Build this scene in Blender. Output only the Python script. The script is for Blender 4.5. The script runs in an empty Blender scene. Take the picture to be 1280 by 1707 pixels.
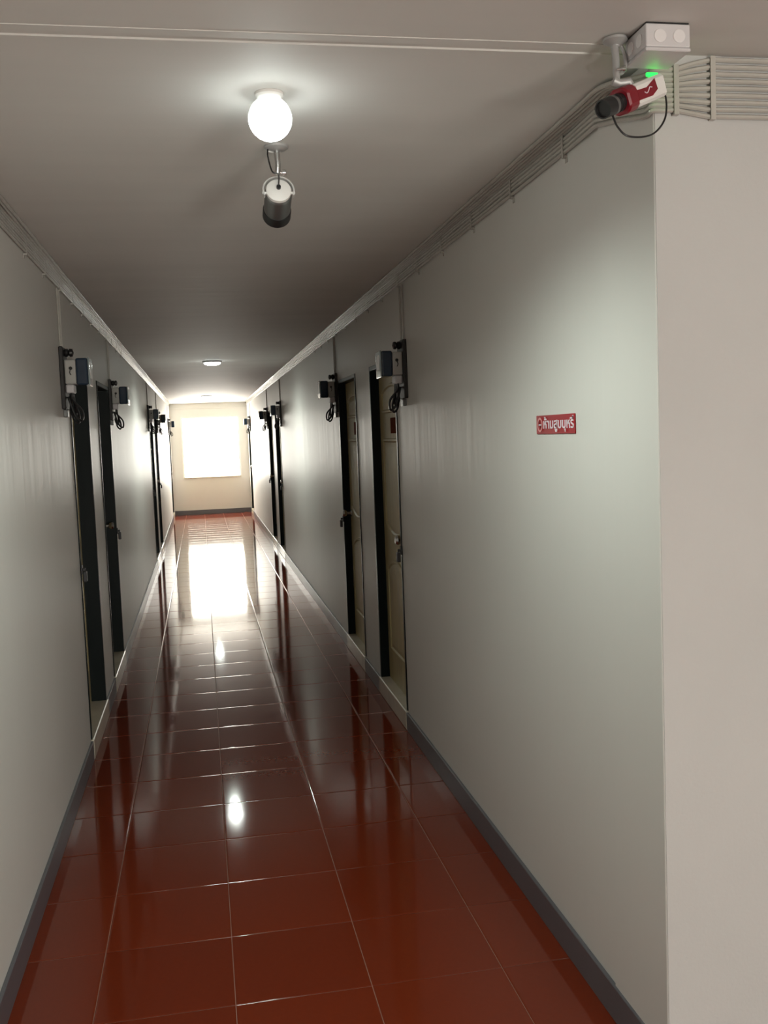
import bpy, bmesh, math, random
from mathutils import Vector, Matrix
random.seed(7)
SC = bpy.context.scene
COL = SC.collection

# ------------------------------------------------------------------ camera
F_PX, PITCH, YAW, ROLL = 1638.9, -0.0799, 0.18124, -0.03869
CAM = Vector((0.6365, 0.0, 1.6276))
fw = Vector((math.sin(YAW)*math.cos(PITCH), math.cos(YAW)*math.cos(PITCH), math.sin(PITCH)))
rt = Vector((math.cos(YAW), -math.sin(YAW), 0.0))
up = rt.cross(fw)
r2 = rt*math.cos(ROLL) + up*math.sin(ROLL)
u2 = -rt*math.sin(ROLL) + up*math.cos(ROLL)
cd = bpy.data.cameras.new('camera')
cd.sensor_fit = 'AUTO'; cd.sensor_width = 36.0; cd.lens = 36.0*F_PX/1707.0
cd.clip_start = 0.02; cd.clip_end = 200
cam = bpy.data.objects.new('camera', cd); COL.objects.link(cam)
M = Matrix((r2, u2, -fw)).transposed().to_4x4(); M.translation = CAM
cam.matrix_world = M
SC.camera = cam

# ------------------------------------------------------------------ world, light, exposure
SKY = 36.0
w = bpy.data.worlds.new('overcast_sky'); SC.world = w; w.use_nodes = True
bg = w.node_tree.nodes['Background']
bg.inputs[0].default_value = (1.0, 0.94, 0.855, 1); bg.inputs[1].default_value = SKY
SC.view_settings.view_transform = 'Standard'; SC.view_settings.look = 'None'
SC.view_settings.exposure = 0.0; SC.view_settings.gamma = 1.0
SC.view_settings.use_curve_mapping = False
SC.cycles.max_bounces = 12; SC.cycles.diffuse_bounces = 8; SC.cycles.glossy_bounces = 6
SC.cycles.sample_clamp_indirect = 6.0
SC.cycles.caustics_reflective = True
SC.cycles.use_denoising = True
LAMP_GLOBE = 24.0      # emission of the opal globe
LAMP_SPOT = 11.0       # watts thrown downwards by each ceiling light

# ------------------------------------------------------------------ place
W = 1.679            # corridor width
ZC = 2.443           # ceiling height
YC = 2.116           # plane of the landing wall at the corridor mouth
YE = 22.0            # end wall
YB = -3.6            # back of the landing
XR = 4.6             # right end of the landing
WT = 0.16            # wall thickness
TILE = 0.4; TX0 = 0.252; TY0 = 2.36
DOORS_Y = [(5.18, 6.00, 1), (6.56, 7.39, -1), (13.03, 13.85, 1), (14.41, 15.24, -1), (20.87, 21.65, 1)]
DOOR_TOP = 2.035; DOOR_BOT = 0.105
METER_Y = [4.955, 7.50, 12.80, 15.35, 20.65]
WIN = (0.24, 1.49, 0.80, 2.14)

def portal(name, loc, rot, sx, sy):
    l = bpy.data.lights.new(name, 'AREA'); l.shape = 'RECTANGLE'; l.size = sx; l.size_y = sy
    l.cycles.is_portal = True
    o = bpy.data.objects.new(name, l); o.location = loc; o.rotation_euler = rot; COL.objects.link(o)
portal('window_portal', ((WIN[0]+WIN[1])/2, YE+WT+0.03, (WIN[2]+WIN[3])/2), (-math.pi/2, 0, 0), WIN[1]-WIN[0], WIN[3]-WIN[2])
LAND = (2.0, 3.35, 0.15, 1.72)   # unseen window, added and sized to light the landing: x0, x1, z0, z1
portal('landing_portal', ((LAND[0]+LAND[1])/2, YB-WT-0.03, (LAND[2]+LAND[3])/2), (math.pi/2, 0, 0), LAND[1]-LAND[0], LAND[3]-LAND[2])

# ------------------------------------------------------------------ materials
def nt(name):
    m = bpy.data.materials.new(name); m.use_nodes = True
    t = m.node_tree; return m, t, t.nodes['Principled BSDF']
def mat(name, col, rough=0.5, metal=0.0, spec=0.5, var=0.0, vscale=(8, 8, 8), bump=0.0, bscale=(40, 40, 40), bdist=0.002, emit=None, es=0.0, coat=0.0):
    m, t, b = nt(name)
    c = (col[0], col[1], col[2], 1)
    b.inputs['Base Color'].default_value = c
    b.inputs['Roughness'].default_value = rough; b.inputs['Metallic'].default_value = metal
    b.inputs['Specular IOR Level'].default_value = spec; b.inputs['Coat Weight'].default_value = coat
    if emit:
        b.inputs['Emission Color'].default_value = (*emit, 1); b.inputs['Emission Strength'].default_value = es
    def noise(scale, detail=4):
        tc = t.nodes.new('ShaderNodeTexCoord'); mp = t.nodes.new('ShaderNodeMapping'); n = t.nodes.new('ShaderNodeTexNoise')
        mp.inputs['Scale'].default_value = scale; n.inputs['Scale'].default_value = 1.0; n.inputs['Detail'].default_value = detail
        t.links.new(tc.outputs['Object'], mp.inputs[0]); t.links.new(mp.outputs[0], n.inputs['Vector']); return n
    if var > 0:
        n = noise(vscale); r = t.nodes.new('ShaderNodeValToRGB')
        r.color_ramp.elements[0].position = 0.3; r.color_ramp.elements[1].position = 0.7
        r.color_ramp.elements[0].color = tuple(x*(1-var) for x in col)+(1,)
        r.color_ramp.elements[1].color = tuple(min(1, x*(1+var)) for x in col)+(1,)
        t.links.new(n.outputs['Fac'], r.inputs[0]); t.links.new(r.outputs[0], b.inputs['Base Color'])
    if bump > 0:
        n = noise(bscale, 3); bp = t.nodes.new('ShaderNodeBump'); bp.inputs['Strength'].default_value = bump; bp.inputs['Distance'].default_value = bdist
        t.links.new(n.outputs['Fac'], bp.inputs['Height']); t.links.new(bp.outputs[0], b.inputs['Normal'])
    return m
M_WALL = mat('painted_plaster', (0.65, 0.645, 0.62), 0.45, spec=0.27, var=0.02, vscale=(1.2, 1.2, .6), bump=0.4, bscale=(7, 7, .4), bdist=0.006)
M_LWALL = mat('landing_plaster', (0.51, 0.51, 0.505), 0.6, var=0.03, vscale=(2, 2, 2), bump=0.35, bscale=(110, 110, 110), bdist=0.002)
M_CEIL = mat('ceiling_paint', (0.65, 0.64, 0.62), 0.65, spec=0.2, var=0.03, vscale=(.5, 5, 1), bump=0.45, bscale=(1.2, 10, 2), bdist=0.005)
M_GROUT = mat('tile_grout', (0.36, 0.19, 0.13), 0.6, var=0.1)
M_BASE = mat('grey_skirting_tile', (0.115, 0.115, 0.13), 0.35, var=0.05, vscale=(3, 3, 3))
M_FRAME = mat('dark_green_gloss_paint', (0.005, 0.009, 0.0095), 0.38, spec=0.16, var=0.1)
M_LEAF = mat('cream_door_wood', (0.47, 0.40, 0.21), 0.4, var=0.13, vscale=(40, 40, 2.2), bump=0.2, bscale=(60, 60, 3), bdist=0.001)
M_SILL = mat('cream_stone', (0.58, 0.53, 0.44), 0.25, var=0.08)
M_WHITE = mat('white_plastic', (0.78, 0.77, 0.75), 0.35, var=0.02)
M_LGREY = mat('pale_grey_plastic', (0.60, 0.585, 0.60), 0.45, var=0.02)
M_KNOCK = mat('knockout_plastic', (0.74, 0.72, 0.73), 0.45)
M_CABLE = mat('white_cable_sheath', (0.46, 0.445, 0.41), 0.2, var=0.05, bump=0.7, bscale=(45, 28, 45), bdist=0.004)
M_BLACK = mat('black_rubber', (0.012, 0.012, 0.013), 0.4)
M_BOARD = mat('dark_meter_board', (0.018, 0.016, 0.016), 0.5, var=0.15)
M_MGREY = mat('meter_housing_grey', (0.42, 0.42, 0.40), 0.4, var=0.05)
M_MBLUE = mat('meter_blue_cover', (0.012, 0.028, 0.055), 0.12, spec=0.6)
M_MRIM = mat('meter_clear_rim', (0.30, 0.36, 0.38), 0.1)
M_STEEL = mat('brushed_steel', (0.62, 0.62, 0.62), 0.25, metal=1.0, bump=0.1, bscale=(60, 60, 4), bdist=0.0005)
M_SILVER = mat('silver_paint', (0.45, 0.45, 0.45), 0.48, metal=0.4)
M_GUN = mat('gunmetal_shell', (0.20, 0.205, 0.205), 0.33, metal=0.7)
M_LOCK = mat('dark_iron', (0.05, 0.05, 0.055), 0.45, metal=0.5)
M_RED = mat('red_plastic', (0.20, 0.006, 0.016), 0.35)
M_SIGN = mat('sign_red', (0.33, 0.006, 0.014), 0.4, var=0.05)
M_PRINT = mat('sign_white_print', (0.75, 0.70, 0.76), 0.5)
M_BRASS = mat('dull_brass', (0.42, 0.33, 0.18), 0.3, metal=1.0)
M_STICK = mat('brown_paper', (0.13, 0.026, 0.008), 0.85, spec=0.08, var=0.3, vscale=(50, 50, 50))
M_ALU = mat('white_aluminium', (0.8, 0.8, 0.78), 0.35)
M_GLOBE = mat('opal_globe', (0.9, 0.92, 0.9), 0.4, emit=(0.93, 1.0, 0.95), es=LAMP_GLOBE)
M_LED = mat('green_led', (0.02, 0.4, 0.06), 0.3, emit=(0.012, 1.0, 0.06), es=3.0)
M_NECK = mat('opal_neck', (0.9, 0.92, 0.9), 0.4, emit=(0.93, 1.0, 0.95), es=1.2)
M_YOKE = mat('pale_bracket', (0.62, 0.62, 0.61), 0.3, metal=0.3)

def tile_mat():
    m, t, b = nt('red_glazed_tile')
    oi = t.nodes.new('ShaderNodeObjectInfo'); tc = t.nodes.new('ShaderNodeTexCoord')
    n = t.nodes.new('ShaderNodeTexNoise'); n.inputs['Scale'].default_value = 60; n.inputs['Detail'].default_value = 3
    t.links.new(tc.outputs['Object'], n.inputs['Vector'])
    r = t.nodes.new('ShaderNodeValToRGB')
    r.color_ramp.elements[0].color = (0.155, 0.023, 0.008, 1); r.color_ramp.elements[1].color = (0.20, 0.032, 0.011, 1)
    mx = t.nodes.new('ShaderNodeMath'); mx.operation = 'MULTIPLY_ADD'; mx.inputs[1].default_value = 0.5
    t.links.new(n.outputs['Fac'], mx.inputs[0])
    m2 = t.nodes.new('ShaderNodeMath'); m2.operation = 'MULTIPLY'; m2.inputs[1].default_value = 0.5
    t.links.new(oi.outputs['Random'], m2.inputs[0]); t.links.new(m2.outputs[0], mx.inputs[2])
    t.links.new(mx.outputs[0], r.inputs[0]); t.links.new(r.outputs[0], b.inputs['Base Color'])
    b.inputs['Roughness'].default_value = 0.07; b.inputs['IOR'].default_value = 1.43
    n2 = t.nodes.new('ShaderNodeTexNoise'); n2.inputs['Scale'].default_value = 9; n2.inputs['Detail'].default_value = 1
    t.links.new(tc.outputs['Object'], n2.inputs['Vector'])
    bp = t.nodes.new('ShaderNodeBump'); bp.inputs['Strength'].default_value = 0.10; bp.inputs['Distance'].default_value = 0.001
    t.links.new(n2.outputs['Fac'], bp.inputs['Height']); t.links.new(bp.outputs[0], b.inputs['Normal'])
    return m
M_TILE = tile_mat()
def glass_mat():
    m = bpy.data.materials.new('window_glass'); m.use_nodes = True; t = m.node_tree
    for n in list(t.nodes): t.nodes.remove(n)
    o = t.nodes.new('ShaderNodeOutputMaterial'); tr = t.nodes.new('ShaderNodeBsdfTransparent'); g = t.nodes.new('ShaderNodeBsdfGlossy')
    tr.inputs[0].default_value = (0.96, 0.97, 0.96, 1); g.inputs['Roughness'].default_value = 0.02
    mx = t.nodes.new('ShaderNodeMixShader'); mx.inputs[0].default_value = 0.06
    t.links.new(tr.outputs[0], mx.inputs[1]); t.links.new(g.outputs[0], mx.inputs[2]); t.links.new(mx.outputs[0], o.inputs[0])
    return m
M_GLASS = glass_mat()

# ------------------------------------------------------------------ mesh helpers
def finish(name, bm, m, parent=None, smooth=False, loc=None):
    bmesh.ops.recalc_face_normals(bm, faces=bm.faces[:])
    me = bpy.data.meshes.new(name); bm.to_mesh(me); bm.free()
    if m: me.materials.append(m)
    if smooth:
        me.shade_smooth()
        try: me.set_sharp_from_angle(angle=math.radians(40))
        except Exception: pass
    o = bpy.data.objects.new(name, me); COL.objects.link(o)
    if parent is not None:
        o.parent = parent
        o.matrix_parent_inverse = Matrix.Translation(parent.location).inverted()
    return o
def box(bm, a, b, bev=0.0, seg=2):
    x0, x1 = sorted((a[0], b[0])); y0, y1 = sorted((a[1], b[1])); z0, z1 = sorted((a[2], b[2]))
    vs = [bm.verts.new(p) for p in ((x0,y0,z0),(x1,y0,z0),(x1,y1,z0),(x0,y1,z0),(x0,y0,z1),(x1,y0,z1),(x1,y1,z1),(x0,y1,z1))]
    fs = [bm.faces.new([vs[i] for i in f]) for f in ((0,3,2,1),(4,5,6,7),(0,1,5,4),(1,2,6,5),(2,3,7,6),(3,0,4,7))]
    if bev > 0:
        es = list({e for f in fs for e in f.edges})
        bmesh.ops.bevel(bm, geom=es, offset=bev, segments=seg, profile=0.5, affect='EDGES')
def frame_of(d):
    d = d.normalized(); a = Vector((0, 0, 1)) if abs(d.z) < 0.9 else Vector((1, 0, 0))
    s = d.cross(a).normalized(); return s, s.cross(d).normalized()
def tube(bm, pts, r, n=8, cap=True):
    pts = [Vector(p) for p in pts]; rings = []
    rs = r if isinstance(r, (list, tuple)) else [r]*len(pts)
    s = None
    for i, p in enumerate(pts):
        d = (pts[min(i+1, len(pts)-1)] - pts[max(i-1, 0)])
        if s is None: s, t = frame_of(d)
        else:
            dn = d.normalized(); s = (s - dn*s.dot(dn)).normalized(); t = s.cross(dn)
        rings.append([bm.verts.new(p + (s*math.cos(2*math.pi*k/n) + t*math.sin(2*math.pi*k/n))*rs[i]) for k in range(n)])
    for i in range(len(rings)-1):
        for k in range(n):
            bm.faces.new((rings[i][k], rings[i][(k+1) % n], rings[i+1][(k+1) % n], rings[i+1][k]))
    if cap:
        bm.faces.new(rings[0]); bm.faces.new(rings[-1])
def lathe(bm, prof, origin, axis=(0, 0, 1), n=32):
    """prof = [(radius, height along axis)]"""
    origin = Vector(origin); ax = Vector(axis).normalized(); s, t = frame_of(ax); rings = []
    for r, h in prof:
        if r < 1e-6: rings.append([bm.verts.new(origin + ax*h)])
        else: rings.append([bm.verts.new(origin + ax*h + (s*math.cos(2*math.pi*k/n)+t*math.sin(2*math.pi*k/n))*r) for k in range(n)])
    for a, b in zip(rings, rings[1:]):
        for k in range(n):
            k2 = (k+1) % n
            if len(a) == 1 and len(b) == 1: continue
            if len(a) == 1: bm.faces.new((a[0], b[k], b[k2]))
            elif len(b) == 1: bm.faces.new((a[k], a[k2], b[0]))
            else: bm.faces.new((a[k], a[k2], b[k2], b[k]))
    if len(rings[0]) > 1: bm.faces.new(rings[0])
    if len(rings[-1]) > 1: bm.faces.new(rings[-1])
def prism(bm, poly, d, bev=0.0):
    d = Vector(d); a = [bm.verts.new(p) for p in poly]; b = [bm.verts.new(Vector(p)+d) for p in poly]
    n = len(poly); fs = [bm.faces.new(a), bm.faces.new(b)]
    for i in range(n): fs.append(bm.faces.new((a[i], a[(i+1) % n], b[(i+1) % n], b[i])))
    if bev > 0:
        bmesh.ops.bevel(bm, geom=list({e for f in fs for e in f.edges}), offset=bev, segments=1, profile=0.5, affect='EDGES')
def spline(pts, n=8):
    P = [Vector(p) for p in pts]; P = [P[0]*2-P[1]] + P + [P[-1]*2-P[-2]]; out = []
    for i in range(1, len(P)-2):
        for k in range(n):
            t = k/n; a, b, c, d = P[i-1], P[i], P[i+1], P[i+2]
            out.append(0.5*((2*b)+(c-a)*t+(2*a-5*b+4*c-d)*t*t+(3*b-a-3*c+d)*t**3))
    out.append(P[-2]); return out
def empty(name, loc=(0, 0, 0)):
    o = bpy.data.objects.new(name, None); o.location = loc; o.empty_display_size = 0.1; COL.objects.link(o); return o
def tag(o, label, cat, group=None):
    o['label'] = label; o['category'] = cat
    if group: o['group'] = group
    return o
def struct(o, label=None):
    o['kind'] = 'structure'
    if label: o['label'] = label
    return o
def quick(name, m, parent, fn, smooth=False):
    bm = bmesh.new(); fn(bm); return finish(name, bm, m, parent, smooth)

# ------------------------------------------------------------------ shell
def wall_side(name, xa, xb, y0, y1, m):
    bm = bmesh.new(); y = y0
    for a, b, s in DOORS_Y:
        box(bm, (xa, y, 0), (xb, a, ZC+0.05)); box(bm, (xa, a, DOOR_TOP), (xb, b, ZC+0.05)); y = b
    box(bm, (xa, y, 0), (xb, y1, ZC+0.05))
    return struct(finish(name, bm, m))
wall_side('wall_right', W, W+WT, 2.43, YE, M_WALL)
wall_side('wall_left', -WT, 0.0, YB, YE, M_WALL)
def _c(bm):   # column at the mouth of the corridor, a hair proud of the wall
    box(bm, (W-0.006, YC, 0), (W+WT, 2.43, ZC), 0.004, 2)
struct(quick('wall_corner', M_WALL, None, _c), 'pale plastered corner pier where the corridor meets the landing')
struct(quick('wall_landing', M_LWALL, None, lambda bm: box(bm, (W+WT-0.004, YC, 0), (XR, YC+WT, ZC+0.05))), 'rough plastered wall facing the landing')
# thin plaster skin so that the pier's landing side carries the landing finish
struct(quick('wall_landing_edge', M_LWALL, None, lambda bm: box(bm, (W-0.0035, YC-0.0015, 0), (W+WT, YC+0.001, ZC+0.02))), 'plaster skin on the landing side of the corner pier')
struct(quick('wall_landing_side', M_LWALL, None, lambda bm: box(bm, (XR, YB, 0), (XR+WT, YC+WT, ZC+.05))))
def _b(bm):
    y0, y1 = YB-WT, YB
    ZT = ZC+0.05
    box(bm, (-WT, y0, 0), (LAND[0], y1, ZT)); box(bm, (LAND[1], y0, 0), (XR+WT, y1, ZT))
    box(bm, (LAND[0], y0, 0), (LAND[1], y1, LAND[2])); box(bm, (LAND[0], y0, LAND[3]), (LAND[1], y1, ZT))
struct(quick('wall_back', M_LWALL, None, _b))
def _e(bm):
    y0, y1 = YE, YE+WT
    box(bm, (-WT, y0, 0), (WIN[0], y1, ZC)); box(bm, (WIN[1], y0, 0), (W+WT, y1, ZC))
    box(bm, (WIN[0], y0, 0), (WIN[1], y1, WIN[2])); box(bm, (WIN[0], y0, WIN[3]), (WIN[1], y1, ZC))
struct(quick('wall_end', M_WALL, None, _e), 'end wall of the corridor below and around the bright window')
def _cl(bm):
    box(bm, (-WT, YC, ZC), (W+WT, YE+WT, ZC+0.12)); box(bm, (-WT, YB-WT, ZC+0.004), (XR+WT, YC, ZC+0.12))
struct(quick('ceiling', M_CEIL, None, _cl), 'off-white painted ceiling over corridor and landing')
struct(quick('trim_1', M_CEIL, None, lambda bm: box(bm, (0, 2.068, ZC+0.0022), (W+0.0, 2.100, ZC+0.01), 0)), 'thin ceiling batten across the corridor mouth')
struct(quick('trim_2', M_WALL, None, lambda bm: box(bm, (0.0, YE-0.012, 2.315), (W, YE, 2.34), 0.004)), 'thin moulding high on the end wall')

# floor: slab with each tile a piece of its own
floor = struct(quick('floor', M_GROUT, None, lambda bm: (box(bm, (-WT, YB-WT, -0.12), (XR+WT, YC+WT, -0.0022)), box(bm, (-WT, YC+WT, -0.12), (W+WT, YE+WT, -0.0022)))), 'glossy red tiled floor with pale grout lines')
def tile_mesh(lx, ly):
    g, h = 0.0012, 0.009          # softly pillowed edge: slopes of 3 to 35 degrees over 5 mm
    a, b = lx/2-g, ly/2-g
    bm = bmesh.new()
    def ring(ins, z): return [bm.verts.new(p) for p in ((-a+ins,-b+ins,z),(a-ins,-b+ins,z),(a-ins,b-ins,z),(-a+ins,b-ins,z))]
    ins, z, st = 0.0052, 0.0, []
    st.append((ins, z))
    for deg, wd in ((3, .0012), (5, .0011), (7, .0009), (10, .0007), (14, .0005), (35, .0008)):
        ins -= wd; z -= wd*math.tan(math.radians(deg)); st.append((ins, z))
    rs = [ring(0, -h)] + [ring(i_, z_) for i_, z_ in reversed(st)]
    for p, q in zip(rs, rs[1:]):
        for k in range(4): bm.faces.new((p[k], p[(k+1) % 4], q[(k+1) % 4], q[k]))
    bm.faces.new(rs[-1])
    bmesh.ops.recalc_face_normals(bm, faces=bm.faces[:])
    me = bpy.data.meshes.new('floor_tile'); bm.to_mesh(me); bm.free(); me.materials.append(M_TILE); return me
xs = [0.0, 0.252, 0.652, 1.052, 1.452, W]
tm = {}
nrow = int(math.ceil((YE-TY0)/TILE))
for j in range(nrow):
    y0 = TY0 + j*TILE; y1 = min(y0+TILE, YE)
    for i in range(5):
        k = (round(xs[i+1]-xs[i], 4), round(y1-y0, 4))
        if k not in tm: tm[k] = tile_mesh(*k)
        o = bpy.data.objects.new('floor_tile', tm[k]); COL.objects.link(o); o.parent = floor
        o.location = ((xs[i]+xs[i+1])/2, (y0+y1)/2, random.uniform(-0.0002, 0.0002))
        o.rotation_euler = (random.gauss(0, 0.0007), random.gauss(0, 0.0007), 0)
bm = bmesh.new()
yy = TY0-TILE
while yy > YB-TILE:
    x = TX0-TILE
    while x < XR:
        a0, a1, b0, b1 = max(x, 0), min(x+TILE, XR), max(yy, YB), min(yy+TILE, YC if x+TILE > W+TILE else TY0)
        if a1-a0 > 0.02 and b1-b0 > 0.02: box(bm, (a0+.0015, b0+.0015, -0.009), (a1-.0015, b1-.0015, 0))
        x += TILE
    yy -= TILE
o = finish('landing_tiles', bm, M_TILE, floor); o['kind'] = 'stuff'; o['label'] = 'red floor tiles of the landing behind the viewer'

# skirting
def skirting(name, side, y0, y1):
    xa = 0 if side == 'L' else W
    xb = 0.013 if side == 'L' else W-0.013
    def fn(bm): box(bm, (xa, y0, 0.0), (xb, y1, 0.1), 0.002, 1)
    struct(quick(name, M_BASE, None, fn), 'grey skirting strip along the foot of the wall')
for side, nm, ys in (('R', 'baseboard_right', YC), ('L', 'baseboard_left', YB)):
    y = ys
    for a, b, s in DOORS_Y:
        skirting(nm, side, y, a-0.0); y = b
    skirting(nm, side, y, YE)
struct(quick('baseboard_end', M_BASE, None, lambda bm: box(bm, (0.013, YE-0.013, 0), (W-0.013, YE, 0.1), 0.002, 1)), 'grey skirting strip below the end window')
struct(quick('baseboard_landing', M_BASE, None, lambda bm: box(bm, (W-0.013, YC-0.0145, 0), (XR, YC-0.0015, 0.1), 0.002, 1)), 'grey skirting strip on the landing wall')

# ------------------------------------------------------------------ windows
def window(name, x0, x1, z0, z1, y0, y1, label, inner):
    root = struct(empty(name, ((x0+x1)/2, (y0+y1)/2, z0)), label)
    t = 0.03; ym = (y0+y1)/2
    def fr(bm):
        box(bm, (x0, ym-.03, z0), (x0+t, ym+.03, z1)); box(bm, (x1-t, ym-.03, z0), (x1, ym+.03, z1))
        box(bm, (x0+t, ym-.03, z0), (x1-t, ym+.03, z0+t)); box(bm, (x0+t, ym-.03, z1-t), (x1-t, ym+.03, z1))
    quick('window_frame', M_ALU, root, fr)
    quick('pane', M_GLASS, root, lambda bm: box(bm, (x0+t, ym-.003, z0+t), (x1-t, ym+.003, z1-t)))
    ys = (y0-0.02, ym-.03) if inner < 0 else (ym+.03, y1+0.02)
    quick('window_sill', M_SILL, root, lambda bm: box(bm, (x0-.0, ys[0], z0-.0), (x1+.0, ys[1], z0+.018), .003, 1))
window('window_1', *WIN, YE, YE+WT, 'bright window in the end wall of the corridor', -1)
window('unseen_window', *LAND, YB-WT, YB, 'unseen window added behind the viewer to light the landing', 1)

# ------------------------------------------------------------------ doors
def sx(side, n):   # n = distance out of the wall into the corridor
    return n if side == 'L' else W-n
ORD = ['nearest', 'second', 'third', 'fourth', 'farthest']
def door(num, side, y0, y1, s, idx):
    word = 'left' if side == 'L' else 'right'
    root = struct(empty('door_%d' % num, (sx(side, -0.06), (y0+y1)/2, 0)), 'cream panelled door in a dark frame, %s on the %s wall' % (ORD[idx], word))
    X = lambda n: sx(side, n)
    jt = 0.028; D = -0.050 if side == 'R' else -0.080
    for ya, yb in ((y0, y0+jt), (y1-jt, y1)):
        quick('frame_jamb', M_FRAME, root, lambda bm: box(bm, (X(0.005), ya, DOOR_BOT), (X(-0.14), yb, DOOR_TOP), 0.004, 2))
    quick('frame_head', M_FRAME, root, lambda bm: box(bm, (X(0.005), y0+jt, DOOR_TOP-jt), (X(-0.14), y1-jt, DOOR_TOP), 0.004, 2))
    quick('threshold', M_SILL, root, lambda bm: box(bm, (X(0.016), y0-0.004, 0.001), (X(-0.15), y1+0.004, DOOR_BOT), 0.006, 2))
    la, lb = y0+jt, y1-jt
    leaf = quick('leaf', M_LEAF, root, lambda bm: box(bm, (X(D), la+.001, DOOR_BOT+.002), (X(D-.038), lb-.001, DOOR_TOP-jt-.001)))
    def panel(z0, z1, arch_top, arch_bot):
        m = 0.105; ya, yb = la+m, lb-m; c = (ya+yb)/2; h = (yb-ya)/2
        def outline(i):
            a, b = ya+i, yb-i; pts = []
            N = 10
            for k in range(N+1):
                u = -1+2*k/N; pts.append((c+u*(h-i), (z0+i) - (arch_bot*(1-u*u) if arch_bot > 0 else arch_bot*(1-u*u))))
            for k in range(N+1):
                u = 1-2*k/N; pts.append((c+u*(h-i), (z1-i) + arch_top*(1-u*u)))
            return pts
        def fn(bm):
            lv = [(0, D-.0005), (0.004, D+.009), (0.014, D+.009), (0.022, D+.0015), (0.05, D+.007)]
            rings = [[bm.verts.new((X(n), p[0], p[1])) for p in outline(i)] for i, n in lv]
            for p, q in zip(rings, rings[1:]):
                for k in range(len(p)): bm.faces.new((p[k], p[(k+1) % len(p)], q[(k+1) % len(p)], q[k]))
            bm.faces.new(rings[-1])
        quick('raised_panel', M_LEAF, leaf, fn)
    panel(1.745, 1.88, 0.035, 0)
    panel(1.08, 1.595, 0, 0.06)
    panel(0.30, 0.82, 0.06, 0)
    ky = la+0.06 if s > 0 else lb-0.06
    d = (-1 if side == 'R' else 1)
    quick('knob', M_STEEL, leaf, lambda bm: lathe(bm, [(0.027, 0), (0.027, 0.006), (0.011, 0.01), (0.011, 0.035), (0.024, 0.045), (0.027, 0.058), (0.02, 0.07), (0, 0.073)], (X(D), ky, 1.04), (d, 0, 0), 20), True)
    # hasp and padlock beside the frame
    he = y0 if s > 0 else y1
    hs = s
    hp = quick('hasp', M_LOCK, root, lambda bm: (box(bm, (X(0.005), he-hs*0.012, 0.97), (X(0.011), he+hs*0.026, 1.015), 0.0015, 1), box(bm, (X(0.011), he+hs*0.002, 0.985), (X(0.026), he+hs*0.012, 1.0), 0.002, 1)))
    quick('padlock', M_LOCK, hp, lambda bm: box(bm, (X(0.013), he-hs*0.012, 0.930), (X(0.032), he+hs*0.024, 0.983), 0.004, 2))
    if side == 'R':
        py = (la+lb)/2-0.03
        quick('paper_charm', M_STICK, leaf, lambda bm: box(bm, (X(D-.0002), py-0.075, 1.625), (X(D+.002), py+0.075, 1.715)))
    return root
n = 1
for side in 'RL':
    for idx, (a, b, s) in enumerate(DOORS_Y):
        door(n, side, a, b, s, idx); n += 1

# ------------------------------------------------------------------ cables
CR = 0.0057
CORD = ['topmost', 'second from the top', 'third from the top', 'fourth from the top', 'fifth from the top', 'sixth from the top', 'seventh from the top', 'eighth from the top', 'lowest']
def wavy(i, y): return 0.0014*math.sin(y*3.1+i*1.7)+0.0012*math.sin(y*8.3+i*2.9)
for i in range(9):
    zf = 2.4365-0.0155*i; zm = 2.4135-0.0112*i
    f = YC-0.0015-CR-0.0006
    pts = [(3.2, f, zf), (2.6, f, zf), (2.2, f, zf+0.001*math.sin(i*2)), (1.86, f, zf), (1.81, f, zf-0.001), (1.765, f, (zf*0.55+zm*0.45)), (1.722, f, zm), (1.692, f, zm-0.001)]
    if i < 4: nx, zc = 0.018+0.0122*(3-i), ZC-CR-0.0004
    else: nx, zc = CR+0.0008, 2.434-0.0122*(i-4)
    wx = W-0.006
    pts += [(wx-CR*0.9-0.0012, f-0.0, zm-0.002), (wx-CR-0.001, YC+0.03, zm-0.002)]
    pts += [(W-max(nx, 0.0132), 2.28, (zm+zc)/2 if i >= 4 else zc-0.004), (W-max(nx, .0132), 2.42, zc)]
    a = spline(pts, 5)
    y = 2.62
    while y < YE-0.01:
        wv = wavy(i, y)
        if i < 4: a.append(Vector((W-nx+wv*0.6, y, zc)))
        else: a.append(Vector((W-nx-0.0003, y, zc+wv*0.55)))
        y += 0.24
    a.append(Vector((W-nx-0.0003, YE-0.005, zc)))
    bm = bmesh.new(); tube(bm, a, CR, 7)
    o = finish('wall_cable', bm, M_CABLE, None, True)
    tag(o, 'white cable rounding the corner of the landing wall, %s' % CORD[i], 'cable', 'white cables along the right wall')
for i in range(8):
    if i < 3: nx, zc = 0.018+0.0122*(2-i), ZC-CR-0.0004
    else: nx, zc = CR+0.0008, 2.434-0.0122*(i-3)
    a = []; y = YB+0.05
    while y < YE-0.01:
        wv = wavy(i+20, y)
        a.append(Vector((nx+wv*0.6, y, zc)) if i < 3 else Vector((nx+0.0003, y, zc+wv*0.55))); y += 0.24
    bm = bmesh.new(); tube(bm, a, CR, 7)
    o = finish('wall_cable', bm, M_CABLE, None, True)
    tag(o, 'white cable under the ceiling along the left wall, %s' % (CORD[i] if i < 7 else CORD[8]), 'cable', 'white cables along the left wall')
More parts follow.
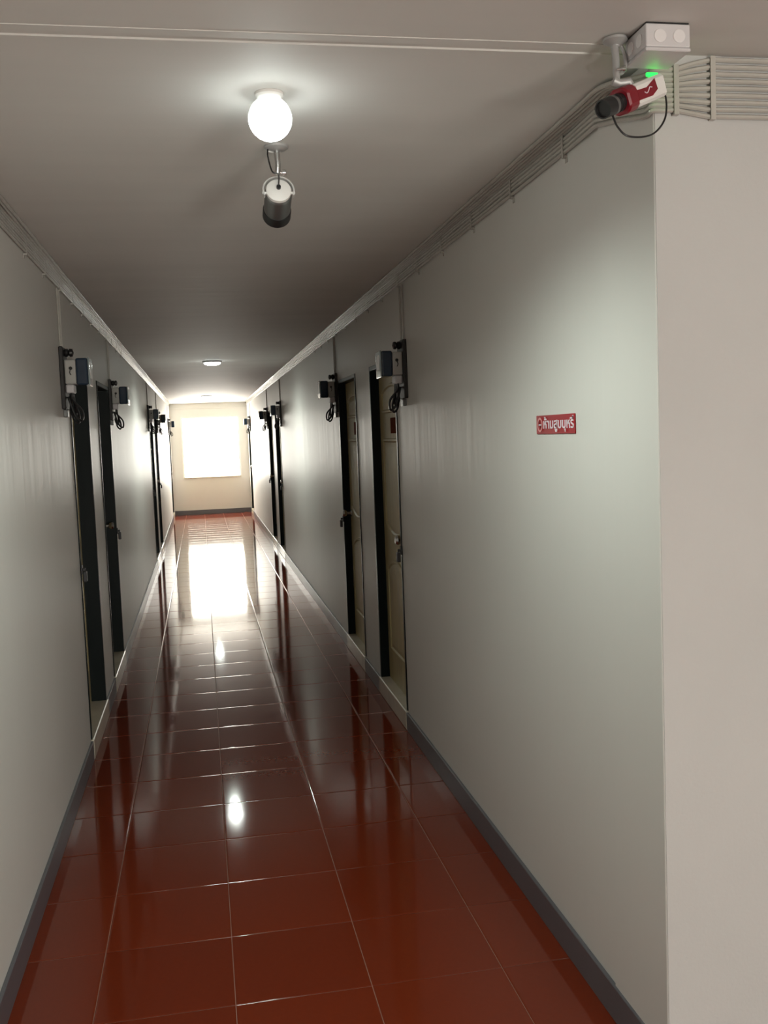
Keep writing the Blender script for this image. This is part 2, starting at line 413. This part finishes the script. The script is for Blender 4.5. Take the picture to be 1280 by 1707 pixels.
# saddles
NTH = ['first', 'second', 'third', 'fourth', 'fifth', 'sixth', 'seventh', 'eighth', 'ninth', 'tenth', 'eleventh', 'twelfth', 'thirteenth', 'fourteenth']
def saddle(side, y, k):
    n1 = 0.0138
    def fn(bm):
        for z0, z1, na, nb in ((2.370, 2.377, 0, n1), (2.377, 2.441, n1-0.0014, n1)):
            box(bm, (sx(side, na), y-.006, z0), (sx(side, nb), y+.006, z1))
        box(bm, (sx(side, 0.0), y-.008, 2.358), (sx(side, .002), y+.008, 2.371))
    o = quick('cable_saddle', M_CABLE, None, fn)
    tag(o, 'small cable clip under the ceiling on the %s wall, %s counted from the viewer' % (('left' if side == 'L' else 'right'), NTH[k]), 'cable clip', 'cable clips along the %s wall' % ('left' if side == 'L' else 'right'))
for k in range(14):
    saddle('R', 2.66+0.47*k, k)
    if k > 2: saddle('L', 2.66+0.47*k, k-3)
for x, z0, z1, lb in ((1.722, 2.313, 2.422, 'cable strap on the landing wall nearest the corner'), (1.811, 2.304, 2.4425, 'taller cable strap on the landing wall where the cables spread out')):
    f = YC-0.0015
    def fn(bm):
        box(bm, (x-.006, f-0.0148, z0+.004), (x+.006, f-0.0132, z1)); box(bm, (x-.006, f-0.0148, z0), (x+.006, f, z0+.004))
    tag(quick('cable_strap', M_CABLE, None, fn), lb, 'cable strap')

# ------------------------------------------------------------------ electric meters
def meter(side, y, idx):
    word = 'left' if side == 'L' else 'right'
    near = idx % 2 == 0
    root = empty('electric_meter', (sx(side, 0), y, 1.77))
    tag(root, 'electric meter with dark blue cover on a black board, %s on the %s wall' % (ORD[idx].replace('nearest', 'nearest one').replace('farthest', 'farthest one').replace('second', 'second one').replace('third', 'third one').replace('fourth', 'fourth one'), word), 'electric meter', 'electric meters beside the doors')
    X = lambda n: sx(side, n)
    Q = lambda nm, m, fn, p=root, sm=False: quick(nm, m, p, fn, sm)
    Q('board', M_BOARD, lambda bm: box(bm, (X(0.0005), y-.075, 1.80), (X(0.020), y+.075, 2.095), 0.003, 1))
    hs = Q('housing', M_MGREY, lambda bm: box(bm, (X(.0205), y-.058, 1.918), (X(.072), y+.058, 2.034), .006, 2))
    for sgn in (-1, 1):
        Q('seal_screw', M_BLACK, lambda bm: lathe(bm, [(.008, 0), (.008, .004), (.004, .006)], (X(.05), y+sgn*.058, 1.992), (0, sgn, 0), 10), hs)
        Q('seal_wire', M_BLACK, lambda bm: tube(bm, [(X(.05), y+sgn*.06, 1.992), (X(.044), y+sgn*.061, 1.972), (X(.05), y+sgn*.06, 1.960)], .002, 5), hs)
    cv = Q('cover', M_MBLUE, lambda bm: box(bm, (X(.0725), y-.061, 1.912), (X(.128), y+.061, 2.040), .008, 2))
    Q('cover_rim', M_MRIM, lambda bm: box(bm, (X(.1285), y-.064, 1.908), (X(.136), y+.064, 2.042), .003, 1), cv)
    Q('dial_plate', M_WHITE, lambda bm: box(bm, (X(.1362), y-.04, 1.945), (X(.1375), y+.04, 2.02)), cv)
    Q('terminal_cover', M_LGREY, lambda bm: box(bm, (X(.0205), y-.045, 1.876), (X(.058), y+.045, 1.9175), .005, 1))
    Q('insulator', M_BLACK, lambda bm: lathe(bm, [(.016, 0), (.02, .006), (.02, .016), (.013, .02), (.02, .026), (.018, .038), (0, .044)], (X(.0205), y-.02, 2.068), ((1 if side == 'L' else -1), 0, 0), 14), root, True)
    for k, (dy, dn, zb) in enumerate(((-.035, .085, 1.745), (.0, .066, 1.735), (.03, .05, 1.77))):
        p = [(X(.044), y+dy, 1.878), (X(.046), y+dy, 1.845), (X(dn), y+dy*.8, zb+.05), (X(dn+.003), y+dy*.7, zb+.008), (X(dn-.008), y+dy*.6, zb), (X(dn*.62), y+dy*.4, zb+.025), (X(.034), y+dy*.3, 1.83), (X(.0255), y+dy*.2, 1.86)]
        Q('wire', M_BLACK, lambda bm: tube(bm, spline(p, 5), .0062, 6), root, True)
    Q('breaker', M_GUN, lambda bm: box(bm, (X(.0005), y-.03, 1.762), (X(.020), y+.03, 1.799), .003, 1))
    for dy in (-.03, .03):
        Q('service_cable', M_CABLE, lambda bm: tube(bm, [(X(.0055), y+dy, 2.096), (X(.0055), y+dy, 2.25), (X(.0055), y+dy, 2.372)], .0045, 6), root, True)
for side in 'RL':
    for idx, y in enumerate(METER_Y): meter(side, y, idx)

# ------------------------------------------------------------------ ceiling lights
def ceiling_light(x, y, lb, flush=False):
    root = empty('ceiling_light', (x, y, ZC)); tag(root, lb, 'ceiling light', 'round ceiling lights')
    if flush:
        quick('housing', M_LGREY, root, lambda bm: lathe(bm, [(.100, 0), (.100, -.010), (.094, -.016), (.086, -.017)], (x, y, ZC-.0003), (0, 0, 1), 36), True)
        quick('lens', M_GLOBE, root, lambda bm: lathe(bm, [(.084, -.0165), (.084, -.026), (.076, -.034), (.05, -.040), (0, -.043)], (x, y, ZC-.0003), (0, 0, 1), 36), True)
    else:
        quick('base_plate', M_WHITE, root, lambda bm: lathe(bm, [(.034, 0), (.034, -.006), (.03, -.010), (.026, -.012)], (x, y, ZC-0.0003), (0, 0, 1), 36), True)
        R0 = .052; gz = ZC-0.059
        def arcp(a0, a1, n):
            return [(max(0, R0*math.cos(math.radians(a0+(a1-a0)*k/n))), R0*math.sin(math.radians(a0+(a1-a0)*k/n))) for k in range(n+1)]
        lo = arcp(-90, 8, 12); lo[0] = (0, -R0)
        quick('globe', M_GLOBE, root, lambda bm: lathe(bm, lo, (x, y, gz), (0, 0, 1), 36), True)
        quick('bulb_neck', M_NECK, root, lambda bm: lathe(bm, arcp(8.5, 62, 8), (x, y, gz), (0, 0, 1), 36), True)
    l = bpy.data.lights.new('lamp_glow', 'SPOT'); l.energy = LAMP_SPOT*4; l.color = (0.90, 1.0, 0.90); l.shadow_soft_size = 0.04
    l.spot_size = math.radians(168); l.spot_blend = 0.75
    o = bpy.data.objects.new('lamp_glow', l); COL.objects.link(o); o.parent = root; o.location = (0, 0, -0.09 if flush else -0.155)
ceiling_light(0.840, 2.412, 'glowing round ceiling light in front of the hanging security camera')
ceiling_light(0.80, 10.45, 'flat round ceiling light halfway down the corridor', True)
ceiling_light(0.79, 18.54, 'flat round ceiling light closest to the end window', True)

# ------------------------------------------------------------------ bullet camera on the ceiling
def bullet_camera():
    mx, my = 0.889, 2.836
    root = empty('security_camera', (mx, my, ZC)); tag(root, 'silver bullet security camera hanging from the ceiling behind the light', 'security camera')
    quick('ceiling_mount', M_SILVER, root, lambda bm: lathe(bm, [(.034, 0), (.034, -.006), (.026, -.012), (.011, -.014)], (mx, my, ZC-.0003), (0, 0, 1), 28), True)
    rc = Vector((0.889, 2.822, 2.318)); th = math.radians(20)
    ax = Vector((0.01, math.cos(th), -math.sin(th))).normalized(); upv = Vector((1, 0, 0)).cross(ax).normalized()
    quick('stem', M_STEEL, root, lambda bm: tube(bm, [(mx, my, ZC-.012), (mx+.002, my-.006, 2.39), rc+upv*.047-ax*.004], [.0085, .008, .0075], 14), True)
    body = quick('body', M_GUN, root, lambda bm: lathe(bm, [(.030, .004), (.0365, .010), (.0385, .02), (.0385, .100)], rc, ax, 36), True)
    quick('rear_cap', M_WHITE, body, lambda bm: lathe(bm, [(0, -.004), (.028, -.004), (.035, 0), (.0355, .009), (.02, .012)], rc, ax, 36), True)
    quick('front_hood', M_BLACK, body, lambda bm: lathe(bm, [(.0395, .092), (.041, .098), (.041, .128), (.037, .128), (.036, .119), (0, .117)], rc, ax, 36), True)
    quick('rear_gland', M_BLACK, body, lambda bm: lathe(bm, [(.006, -.012), (.0065, -.004), (.0065, 0)], rc+upv*.005, ax, 14), True)
    s = ax.cross(upv).normalized()
    arc = [rc + ax*(.006) + (s*math.cos(a)+upv*math.sin(a))*.0430 for a in [math.radians(-22+224*k/24) for k in range(25)]]
    def yoke(bm):
        ring = []
        for k, p in enumerate(arc):
            a = math.radians(-22+224*k/24); rad = s*math.cos(a)+upv*math.sin(a)
            ring.append([bm.verts.new(p+ax*da+rad*dr) for da, dr in ((-.007, -.0022), (.007, -.0022), (.007, .0022), (-.007, .0022))])
        for p, q in zip(ring, ring[1:]):
            for k in range(4): bm.faces.new((p[k], p[(k+1) % 4], q[(k+1) % 4], q[k]))
        bm.faces.new(ring[0]); bm.faces.new(ring[-1])
    quick('yoke', M_YOKE, root, yoke, True)
    for sg in (-1, 1):
        quick('pivot_screw', M_YOKE, root, lambda bm: lathe(bm, [(.005, .034), (.005, .0455), (.003, .0465)], rc+ax*.006-upv*.006, s*sg, 12), True)
    kn = rc+upv*.053-ax*.004+Vector((.004,0,0))
    quick('thumb_screw', M_STEEL, root, lambda bm: lathe(bm, [(.004, 0), (.004, .010), (.009, .010), (.009, .019), (.005, .021)], kn, (1, 0, 0), 14), True)
    quick('cord', M_BLACK, root, lambda bm: tube(bm, spline([(mx-.024, my-.006, ZC-.008), (mx-.026, my-.016, 2.41), (mx-.017, my-.03, 2.365), rc+upv*.03-ax*.03, rc+upv*.008-ax*.012], 6), .0022, 6), True)
bullet_camera()

# ------------------------------------------------------------------ box camera by the corner
def box_camera():
    root = empty('security_camera', (1.547, 2.03, ZC)); tag(root, 'red and white box security camera under the ceiling at the corner', 'security camera')
    rear = Vector((1.645, 2.045, 2.352)); lens = Vector((1.483, 1.955, 2.272))
    ax = (lens-rear).normalized(); L = (lens-rear).length
    side = ax.cross(Vector((0, 0, 1))).normalized(); upv = side.cross(ax).normalized()
    def P(a, s, u): return rear+ax*a+side*s+upv*u
    h = .0235; c = .006
    prof = [(-h+c, -h), (h-c, -h), (h, -h+c), (h, h-c), (h-c, h), (-h+c, h), (-h, h-c), (-h, -h+c)]
    body = quick('body', M_WHITE, root, lambda bm: prism(bm, [P(0, s, u) for s, u in prof], ax*.105))
    k = 1.14; c2 = .012; hh = h*k
    pr2 = [(-hh+c2, -hh), (hh-c2, -hh), (hh, -hh+c2), (hh, hh-c2), (hh-c2, hh), (-hh+c2, hh), (-hh, hh-c2), (-hh, -hh+c2)]
    quick('front_bezel', M_RED, body, lambda bm: prism(bm, [P(.105, s, u) for s, u in pr2], ax*.036, .004))
    # red wedge printed on both flanks with a pale curl
    for sg in (-1, 1):
        q = sg*(h+.0004)
        wedge = quick('side_decal', M_RED, body, lambda bm: prism(bm, [P(.035, q, .019), P(.032, q, -.004), P(.055, q, -.0125), P(.105, q, -.011), P(.105, q, .010), P(.07, q, .008)], side*sg*.0008))
        quick('decal_curl', M_PRINT, wedge, lambda bm: tube(bm, spline([P(.052, sg*(h+.0014), .004), P(.060, sg*(h+.0014), .006), P(.066, sg*(h+.0014), .001), P(.074, sg*(h+.0014), -.003), P(.082, sg*(h+.0014), .001)], 4), .0011, 5))
    lb = quick('lens_barrel', M_BLACK, body, lambda bm: lathe(bm, [(.019, .139), (.019, .152), (.0172, .153), (.0172, .160), (.0192, .161), (.0192, L), (.0165, L), (.0155, L-.006), (0, L-.006)], rear, ax, 28), True)
    quick('lens_ring', M_GUN, lb, lambda bm: lathe(bm, [(.0196, .164), (.0198, .166), (.0198, .170), (.0196, .172)], rear, ax, 28), True)
    a0 = P(.175, 0, -.019)
    quick('lens_cable', M_BLACK, root, lambda bm: tube(bm, spline([a0, a0+Vector((.01, -.004, -.025)), Vector((1.545, 1.965, 2.222)), Vector((1.605, 1.985, 2.233)), Vector((1.648, 2.01, 2.275)), Vector((1.662, 2.035, 2.33)), Vector((1.652, 2.052, 2.347)), P(0.001, .008, -.006)], 8), .0021, 6), True)
    for lx, ly, lz, a, b, c in ((1.6445, 2.0555, 2.379, .010, .0035, .006), (1.652, 2.0575, 2.365, .006, .0035, .010), (1.634, 2.0555, 2.381, .006, .003, .004)):
        quick('status_light', M_LED, root, lambda bm: box(bm, (lx-a, ly-b, lz-c), (lx+a, ly+b, lz+c), .0015, 1))
    quick('ceiling_plate', M_SILVER, root, lambda bm: lathe(bm, [(.026, 0), (.026, -.005), (.018, -.010), (.010, -.014), (.009, -.018)], (1.547, 2.03, ZC-.0003), (0, 0, 1), 24), True)
    foot = Vector((1.537, 2.004, 2.343)); seat = P(.088, 0, h+.001)
    quick('stem', M_SILVER, root, lambda bm: tube(bm, [(1.545, 2.03, ZC-.012), (1.543, 2.02, 2.40), foot], [.0085, .0078, .0072], 14), True)
    quick('strut', M_SILVER, root, lambda bm: tube(bm, spline([(1.562, 2.036, ZC-.010), (1.570, 2.036, 2.415), (1.569, 2.03, 2.388), (1.556, 2.022, 2.370), (1.544, 2.014, 2.366)], 5), .0042, 8), True)
    quick('clamp', M_SILVER, root, lambda bm: tube(bm, [foot+Vector((-.008, 0, .004)), foot+Vector((.006, 0, -.001)), seat+upv*.006, seat-upv*.002], [.009, .009, .008, .009], 14), True)
    quick('clamp_screw', M_STEEL, root, lambda bm: lathe(bm, [(.0035, 0), (.0035, .012), (.0065, .012), (.0065, .018), (0, .020)], foot+Vector((.0, -.002, .026)), (1, -.5, 0), 12), True)
box_camera()

# ------------------------------------------------------------------ junction box
def junction_box():
    x0, x1, y0, y1, z0, z1 = 1.576, 1.674, 1.945, 2.045, 2.389, ZC+.0035
    root = empty('junction_box', ((x0+x1)/2, (y0+y1)/2, z1)); tag(root, 'pale grey square junction box on the ceiling beside the corner', 'junction box')
    quick('body', M_LGREY, root, lambda bm: box(bm, (x0, y0, z0+.008), (x1, y1, z1-.003), .003, 2))
    quick('lid', M_LGREY, root, lambda bm: box(bm, (x0-.001, y0-.001, z0), (x1+.001, y1+.001, z0+.0075), .002, 1))
    quick('back_gasket', M_BLACK, root, lambda bm: box(bm, (x0+.002, y0+.002, z1-.003), (x1-.002, y1-.002, z1)))
    for xx in (x0+.031, x0+.073):
        quick('knockout', M_KNOCK, root, lambda bm: lathe(bm, [(.0135, 0), (.0135, .0016), (.012, .0022), (0, .0022)], (xx, y0+.0002, z0+.030), (0, -1, 0), 24))
    for yy in (y0+.031, y0+.073):
        quick('knockout', M_KNOCK, root, lambda bm: lathe(bm, [(.0135, 0), (.0135, .0016), (.012, .0022), (0, .0022)], (x0+.0002, yy, z0+.030), (-1, 0, 0), 24))
junction_box()

# ------------------------------------------------------------------ red sign
def sign():
    ya, yb, z0, z1 = 2.635, 2.957, 1.606, 1.663
    root = empty('wall_sign', (W, (ya+yb)/2, z0)); tag(root, 'small red plate with white Thai lettering on the right wall', 'sign')
    quick('plate', M_SIGN, root, lambda bm: box(bm, (W-.0003, ya, z0), (W-.004, yb, z1), .0012, 1))
    X = W-.0041
    cu = bpy.data.curves.new('sign_text', 'FONT'); cu.body = '\u0e2b\u0e49\u0e32\u0e21\u0e2a\u0e39\u0e1a\u0e1a\u0e38\u0e2b\u0e23\u0e35\u0e48'
    cu.size = 1.0; cu.extrude = 0.004; cu.offset = 0.018
    t = bpy.data.objects.new('sign_text', cu); COL.objects.link(t)
    dg = bpy.context.evaluated_depsgraph_get(); me = bpy.data.meshes.new_from_object(t.evaluated_get(dg))
    bpy.data.objects.remove(t); bpy.data.curves.remove(cu)
    xs_ = [v.co.x for v in me.vertices]; ys_ = [v.co.y for v in me.vertices]
    mnx, mxx, mny, mxy = min(xs_), max(xs_), min(ys_), max(ys_)
    tl, th = 0.250, 0.047
    # text reads from far (left in view) to near (right in view): local +x -> -Y
    for v in me.vertices:
        u = (v.co.x-mnx)/(mxx-mnx); q = (v.co.y-mny)/(mxy-mny)
        v.co = Vector((X-v.co.z*0.12-0.0004, yb-0.066-u*tl, z0+.0055+q*th))
    me.materials.clear(); me.materials.append(M_PRINT); me.name = 'lettering'
    o = bpy.data.objects.new('lettering', me); COL.objects.link(o); o.parent = root
    o.matrix_parent_inverse = Matrix.Translation(root.location).inverted()
    # no-smoking roundel at the far end
    cy, cz = yb-0.034, (z0+z1)/2
    def rnd(bm):
        n_ = 28; R1, R2 = .0225, .0165
        for k in range(n_):
            a, b = 2*math.pi*k/n_, 2*math.pi*(k+1)/n_
            bm.faces.new([bm.verts.new((X-.0006, cy+r*math.cos(q), cz+r*math.sin(q))) for r, q in ((R1, a), (R1, b), (R2, b), (R2, a))])
        bmesh.ops.remove_doubles(bm, verts=bm.verts[:], dist=1e-5)
        d = Vector((0, .7071, .7071)); e = Vector((0, .7071, -.7071)); c_ = Vector((X-.0006, cy, cz))
        bm.faces.new([bm.verts.new(c_+d*a+e*b) for a, b in ((-.019, -.0018), (.019, -.0018), (.019, .0018), (-.019, .0018))])
        bmesh.ops.solidify(bm, geom=bm.faces[:], thickness=.0004)
    mred = mat('sign_pale_red', (0.70, 0.30, 0.30), 0.5)
    quick('roundel', mred, root, rnd)
    quick('cigarette', M_PRINT, root, lambda bm: box(bm, (X-.0002, cy-.012, cz-.002), (X-.0007, cy+.012, cz+.002)))
sign()
